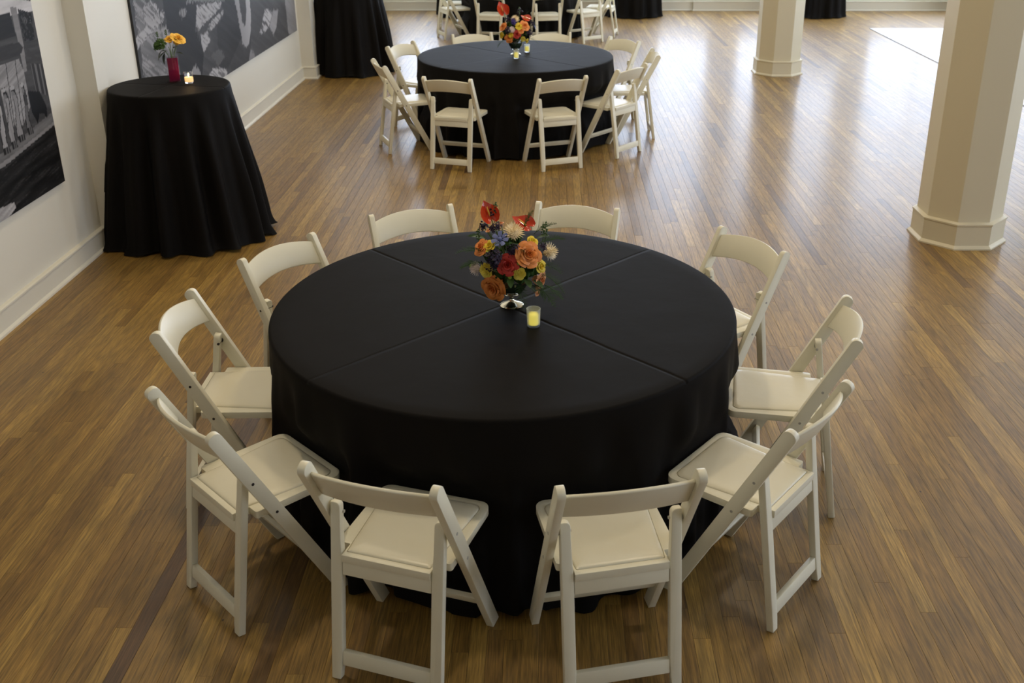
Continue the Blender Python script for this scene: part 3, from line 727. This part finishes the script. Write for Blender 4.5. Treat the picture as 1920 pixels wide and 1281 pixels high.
LABEL = {'orange': 'orange rose', 'peach': 'peach rose', 'yellow': 'yellow rose', 'red': 'red rose', 'gold': 'golden yellow rose'}
def compote(t, R=.062):
    """footed bowl: silver foot, dark glassy bowl"""
    v = link('vase', MB().lathe([(0, 0), (.046, 0), (.048, .003), (.040, .009), (.020, .016), (.010, .024), (.0085, .034), (.012, .040), (.024, .045), (.030, .049)], 40).mesh('vase', sm=50), M_['silver'], t)
    v['label'] = 'silver pedestal foot of the vase'
    bw = link('bowl', MB().lathe([(.020, .046), (.045, .060), (R, .088), (R + .004, .108), (R, .128), (R - .006, .142), (R - .010, .140), (R - .004, .110), (.03, .065)], 40).mesh('bowl', sm=60), M_['bowlglass'], v)
def arrangement(name, label, base, spec, cz, seed, compote_scale=1, greens=True):
    rd = random.Random(seed); t = thing(name, label, 'flowers', base, 0, 'flower centrepieces on the big round tables')
    compote(t)
    core = MB()
    for k in range(46):         # dark greenery packed between the flowers
        d = Vector((rd.gauss(0, 1), rd.gauss(0, 1), rd.gauss(0, 1))).normalized()
        p = Vector((d.x * .10, d.y * .10, cz + d.z * .085)); core.ball(tuple(p), rd.uniform(.014, .026), nu=6, nv=4, jit=.35, rnd=rd)
    g = link('foliage', core.mesh('foliage', sm=0), M_['fern'], t, 'stuff')
    stems = MB()
    cen = Vector((0, 0, cz - .02))
    for kind, x, y, z, r in spec:
        r *= 1.0 if kind.startswith(('bud', 'anth')) else 1.16
        p = Vector((x, y, z)); nrm = (p - cen); nrm.z = max(nrm.z, -.04) + .02; nrm.y -= .03
        r *= 1.0; o = None
        M = Matrix.Translation(p) @ frame(nrm, rd.random() * 6.28)
        if kind.startswith('rose'):
            col = {'o': 'orange', 'y': 'yellow', 'r': 'red', 'p': 'peach'}[kind[-1]]
            M = Matrix.Translation(p - nrm.normalized() * r * .5) @ frame(nrm, rd.random() * 6.28)
            o = link('rose', rose(r, rd, layers=6 if r > .03 else 4), M_[col], t); o['label'] = LABEL[col]
        elif kind == 'ran_y': o = link('ranunculus', ranunculus(r, rd), M_['lemon'], t); o['label'] = 'pale yellow ranunculus'
        elif kind.startswith('mum'): o = link('chrysanthemum', mum(r, rd), M_['cream' if kind[-1] == 'c' else 'mumwhite'], t); o['label'] = 'cream spider chrysanthemum' if kind[-1] == 'c' else 'whitish chrysanthemum'
        elif kind == 'blue': o = link('blue_flower', simple_flower(r, rd), M_['blue'], t); o['label'] = 'dusty blue open flower'
        elif kind.startswith('stock'):
            o = link('stock_blossom', cluster(r, rd), M_['violet' if kind.endswith('b') else 'purple'], t); o['label'] = 'violet blossom cluster' if kind.endswith('b') else 'near-black purple blossom cluster'
        elif kind == 'berry': o = link('berries', berries(r, rd), M_['berry'], t)
        elif kind == 'bud_g': o = link('bud', MB().ball((0, 0, 0), r, nu=8, nv=6).mesh('bud', sm=60), M_['limebud'], t); o['label'] = 'small lime green bud'
        elif kind == 'bud_o': o = link('bud', rose(r, rd, layers=3), M_['peach'], t); o['label'] = 'small peach bud'
        elif kind.startswith('anth'):
            o = link('anthurium', anthurium_mesh(r * 1.25, .9 if x < 0 else .3), M_['anthurium'], t); o['label'] = 'glossy red-orange anthurium'
            f2 = Vector((.10 if x < 0 else -.05, -.75, .42)) if x < 0 else Vector((.10, -.55, .75))
            M = Matrix.Translation(p) @ Matrix((Vector((1, 0, 0)), Vector((0, .6, .8)).normalized() if x < 0 else Vector((-.2, .7, .3)).normalized(), f2.normalized())).transposed().to_4x4()
            zc = f2.normalized(); yc = Vector((-.35, .1, 1)) if x < 0 else Vector((-.8, .35, .35)); xc = yc.cross(zc).normalized(); yc = zc.cross(xc)
            M = Matrix.Translation(p) @ Matrix((xc, yc, zc)).transposed().to_4x4()
            sp = link('spadix', MB().tube([(0, -.1 * r, .002), (0, .4 * r, .25 * r), (.04 * r, .95 * r, .35 * r)], [.0032, .0032, .0018], 8).mesh('spadix', sm=60), M_['spadix'], o)
        if o is not None: o.matrix_basis = M
        q = p - nrm.normalized() * r * .4
        stems.tube([(0, 0, .10), tuple(q * .6 + Vector((0, 0, .06))), tuple(q)], .0018, 5)
    link('stems', stems.mesh('stems', sm=60), M_['stem'], t, 'stuff')
    return t, rd
SPEC_NEAR = [('anth',-0.083,0.053,0.359,0.0354),('anth',0.056,0.046,0.321,0.0355),('mum_c',0.014,-0.054,0.324,0.0387),('blue',-0.036,-0.081,0.305,0.0304),
 ('rose_o',-0.112,-0.063,0.268,0.0286),('rose_y',-0.079,-0.083,0.282,0.0203),('rose_y',0.087,-0.061,0.294,0.0184),('rose_o',0.071,-0.109,0.257,0.0425),
 ('rose_r',-0.007,-0.137,0.225,0.0343),('ran_y',-0.086,-0.116,0.197,0.0264),('mum_w',-0.130,-0.072,0.186,0.0267),('ran_y',0.035,-0.136,0.190,0.0223),
 ('rose_o',-0.069,-0.078,0.107,0.0455),('rose_y',0.119,-0.087,0.199,0.0205),('rose_p',0.117,-0.035,0.118,0.0313),('mum_c',0.146,-0.020,0.233,0.0352),
 ('stock',-0.060,-0.122,0.240,0.0384),('stock',-0.056,-0.014,0.325,0.0247),('stock',-0.100,0.036,0.312,0.0208),('stock',0.013,-0.116,0.275,0.0242),
 ('stock',0.123,-0.051,0.262,0.0185),('bud_o',-0.038,0.044,0.324,0.0125),('bud_o',-0.085,-0.001,0.312,0.0103),('bud_g',0.035,-0.133,0.228,0.0081),
 ('bud_g',-0.083,-0.101,0.257,0.0101),('bud_g',0.000,-0.138,0.175,0.0081),('bud_g',-0.152,-0.021,0.175,0.0104),('bud_o',0.100,-0.055,0.076,0.0125),
 ('berry',-0.071,0.058,0.374,0.0104),('berry',-0.110,0.039,0.324,0.0104)]
SPEC_FAR = [('anth',-0.114,0.019,0.392,0.0544),('anth',0.108,0.017,0.320,0.0397),('rose_o',-0.112,-0.062,0.263,0.0345),('rose_o',0.090,-0.078,0.275,0.0418),
 ('stock_b',-0.017,-0.087,0.305,0.0344),('mum_c',0.002,-0.060,0.325,0.0394),('rose_y',0.037,-0.108,0.274,0.0295),('rose_r',0.017,-0.129,0.205,0.0319),
 ('rose_o',-0.058,-0.110,0.164,0.0345),('rose_y',-0.037,-0.126,0.205,0.0246),('ran_y',0.070,-0.101,0.158,0.0222),('rose_y',-0.129,-0.054,0.185,0.0248),
 ('mum_w',-0.027,-0.123,0.243,0.0294),('rose_o',0.056,-0.117,0.237,0.0246),('stock',0.124,-0.067,0.206,0.0346),('stock',-0.062,-0.116,0.232,0.0344),
 ('blue',0.178,0.008,0.249,0.0199),('rose_y',0.112,-0.011,0.125,0.0199),('stock',-0.068,-0.039,0.318,0.0296),('stock',0.148,0.011,0.277,0.0298),('berry',0.044,0.023,0.387,0.0198)]
t, rd = arrangement('flower_arrangement', 'bouquet of orange and red roses with two anthuriums on the nearest table', (-.151, 3.69, TH), SPEC_NEAR, .20, 4)
def put(o, t, p, direction, roll=0):
    y = Vector(direction).normalized(); x = y.cross(Vector((0, 0, 1))).normalized(); z = x.cross(y)
    o.matrix_basis = Matrix.Translation(Vector(p)) @ Matrix((x, y, z)).transposed().to_4x4() @ Matrix.Rotation(roll, 4, 'Y')
def greens(t, rd, lst):
    for (p, d, L, dr) in lst:
        put(link('fern_frond', frond(L, rd, droop=dr), M_['fern'], t), t, p, d)
greens(t, rd, [((-.10, -.03, .23), (-1, -.25, .25), .11, .5), ((-.10, -.05, .20), (-1, -.5, 0), .10, .4), ((-.11, 0, .18), (-1, .1, -.1), .09, .4), ((-.10, -.06, .25), (-.9, -.6, .5), .08, .3),
 ((.10, -.03, .15), (1, -.25, -.2), .12, .6), ((.08, -.06, .12), (.8, -.6, -.5), .13, .5), ((.07, -.07, .12), (.7, -.7, -.2), .09, .4), ((.10, -.05, .20), (1, -.4, .1), .10, .5),
 ((.03, -.09, .13), (.3, -1, -.25), .10, .7), ((.09, .0, .30), (.8, .2, .6), .09, .4), ((.05, .0, .32), (.5, .2, .9), .08, .3), ((0, -.1, .28), (.1, -1, .5), .07, .6), ((.04, -.09, .27), (.4, -1, .4), .07, .6),
 ((-.04, -.1, .30), (-.3, -.9, .3), .06, .5), ((.11, .03, .25), (1, .3, .3), .10, .4), ((.12, -.02, .10), (1, -.3, -.6), .10, .3), ((-.09, .05, .25), (-.9, .5, .4), .09, .4)])
for p, L in [((-.13, -.02, .25), .075), ((.13, -.01, .26), .09), ((-.065, .05, .33), .08), ((.12, .02, .25), .08)]:
    o = link('sprig', sprig(L, rd), M_['green'], t); o.location = p
for p, d in [((.09, -.06, .13), (.8, -.7, -.1)), ((.06, -.1, .15), (.4, -1, 0)), ((.0, -.12, .17), (.1, -1, -.3)), ((.1, .0, .28), (1, 0, .6)), ((-.1, .0, .28), (-1, 0, .5))]:
    put(link('leaf', leaf_mesh(.05, .014, rd), M_['green'], t), t, p, d)
t, rd = arrangement('flower_arrangement', 'bouquet of roses and anthuriums in a green bowl on the middle table', (-.319, 9.60, TH), SPEC_FAR, .21, 9)
greens(t, rd, [((-.10, -.03, .20), (-1, -.25, -.2), .11, .5), ((.10, -.03, .15), (1, -.25, -.1), .12, .6), ((.08, -.05, .32), (.6, 0, .9), .10, .3), ((-.07, 0, .33), (-.6, 0, .9), .09, .2), ((.12, 0, .25), (1, 0, .3), .10, .4), ((-.1, -.05, .14), (-.9, -.4, -.5), .09, .4)])
o = link('sprig', sprig(.11, rd), M_['green'], t); o.location = (.03, .0, .32)

def votive(name, label, loc, r=.027, h=.072, led=True, group=None):
    t = thing(name, label, 'candle', loc, 0, group)
    g = MB().lathe([(0, 0), (r * .86, 0), (r * .9, .003), (r, h), (r - .0025, h), (r * .86 - .002, .008), (0, .008)], 28)
    o = link('glass_cup', g.mesh('glass_cup', sm=40), M_['frost' if led else 'glass'], t); o['label'] = 'frosted glass cup' if led else 'clear glass cup'
    if led:
        c = MB().lathe([(0, .009), (r * .66, .009), (r * .70, .012), (r * .70, h * .66), (r * .62, h * .72), (r * .35, h * .67), (0, h * .68)], 24)
        o = link('candle', c.mesh('candle', sm=40), M_['led'], t); o['label'] = 'yellow glowing flameless candle'
        link('wick', MB().tube([(0, 0, h * .68), (.001, 0, h * .78)], .0012, 5).mesh('wick'), M_['led'], o)
    else:
        c = MB().lathe([(0, .009), (r * .80, .009), (r * .88, h * .55), (r * .6, h * .58), (0, h * .57)], 24)
        o = link('candle', c.mesh('candle', sm=40), M_['wax'], t); o['label'] = 'cream wax candle'
        link('flame', MB().lathe([(0, h * .58), (.0035, h * .64), (.0050, h * .74), (.0026, h * .85), (0, h * .96)], 12).mesh('flame', sm=60), M_['flame'], o)
    return t
votive('candle_holder', 'frosted cup with yellow candle in front of the near bouquet', (-.061, 3.492, TH))
votive('candle_holder', 'frosted cup with yellow candle in front of the far bouquet foot', (-.306, 9.38, TH), group='far table candles')
votive('candle_holder', 'frosted cup with yellow candle right of the far bouquet', (-.214, 9.73, TH), group='far table candles')
votive('candle_holder', 'clear glass votive with lit flame on the tall cocktail table', (-2.39, 6.70, KH), r=.030, h=.072, led=False)
fl = bpy.data.lights.new('flame_light', 'POINT'); fl.energy = .25; fl.color = (1, .6, .25); fl.shadow_soft_size = .008
fo = bpy.data.objects.new('flame_light', fl); C.objects.link(fo); fo.location = (-2.39, 6.70, KH + .09)

# square cranberry vase with two blooms on the cocktail table
t = thing('flower_vase', 'square cranberry glass vase with a yellow rose and green bloom', 'vase', (-2.505, 6.76, KH), math.radians(20))
v = MB(); s = .034
v.prism(round_poly([(-s, -s), (s, -s), (s, s), (-s, s)], [.004] * 4, 3), 0, .158)
o = link('vase_body', v.mesh('vase_body', .001, 1, sm=30), M_['cranberry'], t); o['label'] = 'purple-red square glass body'
link('vase_foot', MB().box(-s - .0015, s + .0015, -s - .0015, s + .0015, .0, .009).mesh('vase_foot', .002, 2), M_['glass'], t)
rd = random.Random(3)
def bloom(n, me, m, p, d, lab):
    o = link(n, me, M_[m], t); o.matrix_basis = Matrix.Translation(Vector(p)) @ frame(d); o['label'] = lab
bloom('rose', rose(.048, rd, layers=6), 'gold', (.045, -.005, .262), (.45, -.5, .9), 'golden yellow rose')
bloom('rose', rose(.030, rd, layers=4), 'gold', (.000, -.01, .268), (-.2, -.5, .9), 'small golden yellow rose')
bloom('dianthus', cluster(.046, rd, 80, 'dianthus'), 'moss', (-.060, -.005, .238), (-.4, -.5, .7), 'dark green ball bloom')
st = MB()
for p in [(.045, 0, .25), (0, 0, .26), (-.055, 0, .22), (.02, .01, .24), (-.01, -.02, .23)]:
    st.tube([(p[0] * .2, 0, .12), (p[0] * .4, 0, .18), p], .0022, 6)
link('stems', st.mesh('stems', sm=60), M_['stem'], t, 'stuff')
for p, d, L in [((-.03, -.02, .20), (-.8, -.3, -.35), .075), ((-.04, -.02, .19), (-.5, -.4, -1.2), .07), ((-.02, -.02, .20), (-.9, 0, .3), .05), ((.03, -.02, .19), (.7, -.5, .1), .05), ((.02, -.02, .22), (.4, -.6, .5), .04), ((-.06, 0, .20), (-.7, -.2, -.9), .06)]:
    put(link('leaf', leaf_mesh(L, .013, rd), M_['darkleaf'], t), t, p, d)
for p in [(-.075, 0, .27), (-.02, .0, .28)]:
    o = link('sprig', sprig(.055, rd), M_['green'], t); o.location = p

# ------------------------------------------------------------------ the two large black-and-white prints on the left wall
def inside(P, poly):
    x, y = P[..., 0], P[..., 1]; c = np.zeros(x.shape, bool); n = len(poly)
    for i in range(n):
        x0, y0 = poly[i]; x1, y1 = poly[i - 1]
        k = ((y0 > y) != (y1 > y)) & (x < (x1 - x0) * (y - y0) / ((y1 - y0) + 1e-12) + x0); c ^= k
    return c
def noise2(P, sx, sy, rot, seed, octv=4):
    c, s = math.cos(rot), math.sin(rot); u = (P[..., 0] * c + P[..., 1] * s) * sx; v = (-P[..., 0] * s + P[..., 1] * c) * sy
    out = 0; amp = 1; tot = 0; rs = np.random.RandomState(seed)
    tab = rs.rand(256, 256)
    for o in range(octv):
        i = np.floor(u).astype(int); j = np.floor(v).astype(int); fu = u - i; fv = v - j
        fu = fu * fu * (3 - 2 * fu); fv = fv * fv * (3 - 2 * fv)
        g = lambda a, b: tab[a % 256, b % 256]
        out = out + amp * ((g(i, j) * (1 - fu) + g(i + 1, j) * fu) * (1 - fv) + (g(i, j + 1) * (1 - fu) + g(i + 1, j + 1) * fu) * fv)
        tot += amp; amp *= .55; u = u * 2.03 + 17; v = v * 2.03 + 5
    return out / tot
def picture(name, y0, y1, z0, z1, step, paint, label):
    t = thing(name, label, 'picture', (X0, (y0 + y1) / 2, z0), 0, 'large monochrome prints on the left wall')
    ny = int((y1 - y0) / step); nz = int((z1 - z0) / step)
    Y = np.linspace(y0, y1, ny + 1); Z = np.linspace(z0, z1, nz + 1); YY, ZZ = np.meshgrid(Y, Z)
    P = np.stack([YY, ZZ], -1); g = np.clip(1.15 * np.clip(paint(P), 0, 1) ** 1.28, .004, .9)
    loc = t.location
    v = np.stack([np.full(YY.shape, .0192), YY - loc.y, ZZ - loc.z], -1).reshape(-1, 3)
    idx = np.arange((ny + 1) * (nz + 1)).reshape(nz + 1, ny + 1)
    f = np.stack([idx[:-1, :-1], idx[:-1, 1:], idx[1:, 1:], idx[1:, :-1]], -1).reshape(-1, 4)
    me = bpy.data.meshes.new('print'); me.from_pydata(v.tolist(), [], f.tolist())
    a = me.color_attributes.new('ink', 'FLOAT_COLOR', 'POINT'); G = g.reshape(-1)
    a.data.foreach_set('color', np.stack([G * 1.0, G * .975, G * 1.0, np.ones_like(G)], 1).astype(np.float32).ravel())
    m = bpy.data.materials.new('print_' + name); m.use_nodes = True; nt = m.node_tree; b = nt.nodes['Principled BSDF']
    at = nt.nodes.new('ShaderNodeAttribute'); at.attribute_name = 'ink'; nt.links.new(at.outputs['Color'], b.inputs['Base Color']); b.inputs['Roughness'].default_value = .55
    b.inputs['Specular IOR Level'].default_value = .12
    pr = link('print', me, m, t); pr['label'] = 'monochrome photographic print'
    bd = MB().box(.0, .0185, y0 - loc.y, y1 - loc.y, 0, z1 - z0)
    o = link('canvas_frame', bd.mesh('canvas_frame', sm=0), mat('canvas_edge', (.02, .02, .02), .6), t); o['label'] = 'black canvas edge'
    return t
FONT = {'C': '01110100011000010000100001000101110', 'O': '01110100011000110001100011000101110', 'R': '11110100011000111110101001001010001', "'": '00100001000000000000000000000000000', 'S': '01111100001000001110000010000111110'}
def paint1(P):
    x, z = P[..., 0], P[..., 1]
    g = .035 + .10 * noise2(P, 6, 9, .2, 3) ** 2 + .06 * noise2(P, 40, 6, 1.57, 5)
    I = lambda poly: inside(P, poly)
    st = noise2(P, 5, 60, .06, 7)
    # facade
    g = np.where(z > .93, .05 + .07 * noise2(P, 50, 5, 1.5, 6), g)
    k = I([(5.0, 1.9), (6.2, 1.62), (6.2, 1.60), (5.0, 1.64)]); g = np.where(k, .42 + .2 * st, g)
    k = I([(5.64, 1.71), (5.92, 1.68), (5.91, 1.63), (5.63, 1.68)]); g = np.where(k, .40 + .2 * st, g)
    k = I([(5.0, 1.66), (5.76, 1.63), (5.78, 1.50), (5.0, 1.52)]); g = np.where(k, .018 + .02 * st, g)
    k = I([(5.775, 1.66), (5.845, 1.65), (5.84, 1.43), (5.825, 1.30), (5.79, 1.30), (5.79, 1.44)]); g = np.where(k, .20 + .08 * st, g)
    k = I([(5.0, 1.50), (5.80, 1.465), (5.83, 1.43), (5.80, 1.40), (5.0, 1.38)]); g = np.where(k, .04 + .03 * st, g)
    k = I([(5.855, 1.64), (6.0, 1.60), (5.985, 1.45), (5.855, 1.46)]); g = np.where(k, .018 + .05 * (noise2(P, 80, 80, 0, 9) > .6), g)
    k = I([(5.50, 1.375), (5.76, 1.375), (5.79, 1.30), (5.78, 1.10), (5.66, 1.02), (5.50, 1.05)]); g = np.where(k, .16 + .26 * noise2(P, 3, 70, .3, 11), g)
    k = k & (np.abs(np.sin((x - .12 * z) * 30)) < .10); g = np.where(k, .04, g)
    k = I([(5.2, 1.36), (5.50, 1.37), (5.50, 1.02), (5.2, .98)]); g = np.where(k, .05 + .05 * st, g)
    k = I([(5.86, 1.43), (5.99, 1.33), (5.91, 1.355), (5.86, 1.38)]); g = np.where(k, .07, g)
    k = I([(5.88, 1.33), (6.02, 1.30), (6.05, 1.10), (5.88, 1.17)]); g = np.where(k, .05 + .12 * (np.sin(x * 120) > .3), g)
    # sidewalk and street
    k = I([(4.8, .90), (5.44, .935), (6.06, 1.02), (6.08, .955), (5.42, .868), (4.8, .80)]); g = np.where(k, .13 + .10 * noise2(P, 8, 60, .13, 12), g)
    k = I([(4.8, .86), (5.42, .885), (6.08, .962), (6.08, .93), (5.42, .858), (4.8, .82)]); g = np.where(k, .20 + .12 * st, g)
    k = I([(4.8, .82), (5.42, .86), (6.08, .945), (6.1, .5), (4.8, .5)]); g = np.where(k, .012 + .05 * noise2(P, 4, 45, .10, 14) ** 2 + .22 * np.clip(noise2(P, 9, 120, .16, 15) - .60, 0, 1), g)
    # passers-by in pale dresses
    def person(cx, zt, zb, w_, tone, dark_top=False):
        nonlocal g
        h = zt - zb; e = ((x - cx) / (w_ * .30)) ** 2 + ((z - (zt - .045 * h / .3)) / .022) ** 2 < 1
        g = np.where(e, .16, g)
        tt = (zt - z) / h; half = w_ * (.20 + .26 * np.clip(tt, 0, 1) - .10 * np.exp(-((tt - .38) / .1) ** 2)) * (1 + .15 * np.sin(11 * tt + cx * 50))
        ol = (np.abs(x - cx - .012 * np.sin(tt * 6)) < half + .007) & (z < zt + .01) & (z > zb - .01); g = np.where(ol, .028, g)
        g = np.where(e, .20, g)
        b = (np.abs(x - cx - .012 * np.sin(tt * 6)) < half) & (z < zt - .05 * h / .3) & (z > zb + .03)
        g = np.where(b, tone * (.75 + .5 * noise2(P, 90, 12, 0, 20)), g)
        if dark_top: g = np.where(b & (tt < .45), tone * .45, g)
        l = (np.abs(np.abs(x - cx) - w_ * .18) < .006) & (z <= zb + .03) & (z > zb - .01); g = np.where(l, .15, g)
        hat = ((x - cx) / (w_ * .42)) ** 2 + ((z - zt + .005) / .012) ** 2 < 1; g = np.where(hat, .36, g)
    person(5.445, 1.22, .92, .060, .34); person(5.535, 1.25, .93, .058, .30); person(5.625, 1.245, .945, .062, .26); person(5.735, 1.24, .96, .045, .16, True)
    k = I([(5.79, 1.19), (5.92, 1.16), (5.97, 1.06), (5.95, .99), (5.92, 1.03), (5.87, 1.04), (5.83, .99), (5.79, 1.06)]); g = np.where(k, .010, g)
    k = I([(5.18, .58), (5.20, .66), (5.40, .645), (5.41, .61), (5.30, .575), (5.2, .5)]); g = np.where(k, .40 * (.6 + .8 * noise2(P, 6, 120, .25, 22)), g)
    # faded shop lettering on the sign
    for n_, ch in enumerate("CORR'S"):
        bits = np.array([int(c) for c in FONT[ch]]).reshape(7, 5)
        cx0 = 5.868 + n_ * .0195; u = (x - cx0) / .0155 * 5; vv = (1.592 - .10 * (x - 5.868) - z) / .036 * 7
        ok = (u >= 0) & (u < 5) & (vv >= 0) & (vv < 7); ui = np.clip(u.astype(int), 0, 4); vi = np.clip(vv.astype(int), 0, 6)
        g = np.where(ok & (bits[vi, ui] == 1), .12, g)
    return g
def paint2(P):
    x, z = P[..., 0], P[..., 1]
    I = lambda poly: inside(P + ((noise2(P, 30, 30, 0, 31) - .5) * .035 + (noise2(P, 90, 8, -.5, 32) - .5) * .05)[..., None], poly)
    streak = noise2(P, 2.2, 26, -.42, 33); fine = noise2(P, 6, 70, -.5, 34)
    g = .045 + .05 * streak + .04 * noise2(P, 3, 3, 0, 35)
    sw = I([(7.50, 1.5), (7.70, 1.5), (8.05, 1.12), (8.22, .90), (8.35, .58), (7.5, .58)]); g = np.where(sw, .10 + .16 * streak + .12 * (fine > .55), g)
    L = I([(7.66, 1.42), (7.84, 1.46), (7.94, 1.42), (7.96, 1.36), (8.08, 1.34), (8.03, 1.28), (7.45, 1.16), (7.44, 1.24), (7.68, 1.29), (7.63, 1.38)]); g = np.where(L, .30 + .14 * streak - .2 * (fine > .62), g)
    L = I([(7.95, 1.25), (8.08, 1.22), (8.20, 1.08), (8.16, 1.03), (7.86, 1.12), (8.0, 1.16)]); g = np.where(L, .28 + .05 * streak, g)
    D = I([(8.00, 1.9), (8.90, 1.9), (8.82, 1.28), (8.72, 1.12), (8.82, 1.00), (8.87, .90), (8.73, .70), (8.25, .62), (8.24, .96), (8.21, 1.07), (8.1, 1.21)]); g = np.where(D, .030 + .02 * streak, g)
    L = I([(8.39, 1.32), (8.60, 1.305), (8.56, 1.26), (8.47, 1.235), (8.41, 1.28)]); g = np.where(L, .16 + .12 * (np.sin(x * 110) > 0), g)
    for q in ([(8.83, 1.29), (9.08, 1.28), (9.52, 1.25), (9.46, 1.20), (8.80, 1.10), (8.75, 1.13)], [(8.82, 1.04), (9.04, 1.06), (9.08, .97), (8.87, .90)], [(9.09, 1.11), (9.57, 1.18), (9.52, 1.13), (9.12, 1.04)]):
        g = np.where(I(q), .32 + .12 * streak - .22 * (fine > .60), g)
    g = np.where(I([(9.35, 1.9), (9.95, 1.9), (10.0, .85), (9.5, .66), (9.2, .66), (9.3, 1.05), (9.55, 1.13)]), .045 + .035 * streak, g)
    g = np.where(I([(8.6, 1.38), (9.6, 1.27), (9.62, 1.25), (8.6, 1.35)]), .22, g)
    # pale hanging loop
    g = np.where(I([(9.90, 1.9), (9.92, 1.22), (9.99, .95), (10.02, .80), (10.11, .74), (10.22, .75), (10.33, .86), (10.48, 1.15), (10.52, 1.9)]), .34 + .12 * np.clip((x - 10.1) * 2, -1, 1), g)
    g = np.where(I([(10.07, 1.9), (10.07, 1.20), (10.08, 1.01), (10.13, .93), (10.19, .96), (10.28, 1.10), (10.32, 1.9)]), .07 + .05 * streak, g)
    g = np.where(I([(10.5, 1.9), (10.4, 1.0), (10.30, .78), (10.25, .58), (11.9, .58), (11.7, 1.9)]), .09 + .06 * streak, g)
    g = np.where(I([(10.95, 1.02), (11.27, .95), (11.0, .80), (10.6, .77), (10.77, .88)]), .15 + .3 * (fine > .45), g)
    g = np.where(I([(11.27, .95), (11.47, .93), (11.32, .76), (11.17, .70), (11.05, .81)]), .30 + .08 * streak, g)
    g = np.where(I([(11.80, 1.9), (11.81, .79), (11.84, .60), (12.4, .56), (12.4, 1.9)]), .24 + .1 * streak, g)
    g = np.where(I([(8.45, .79), (8.61, .84), (8.72, .76), (8.74, .58), (8.4, .58)]), .26 + .05 * streak, g)
    g = np.where(I([(8.80, .66), (9.06, .73), (9.42, .66), (9.45, .56), (8.8, .56)]), .20 + .25 * (fine > .5), g)
    g = np.where(I([(9.03, .84), (9.31, .86), (9.42, .76), (9.21, .72)]), .11 + .05 * streak, g)
    g = np.where(I([(10.10, .56), (10.28, .71), (10.42, .58)]), .27, g)
    return g
picture('wall_print', 2.9, 6.02, .585, 2.55, .0062, paint1, 'monochrome street scene print with people walking, nearest on the left wall')
picture('wall_print', 7.44, 12.24, .600, 2.6, .0105, paint2, 'monochrome abstract-looking print behind the rose vase on the left wall')
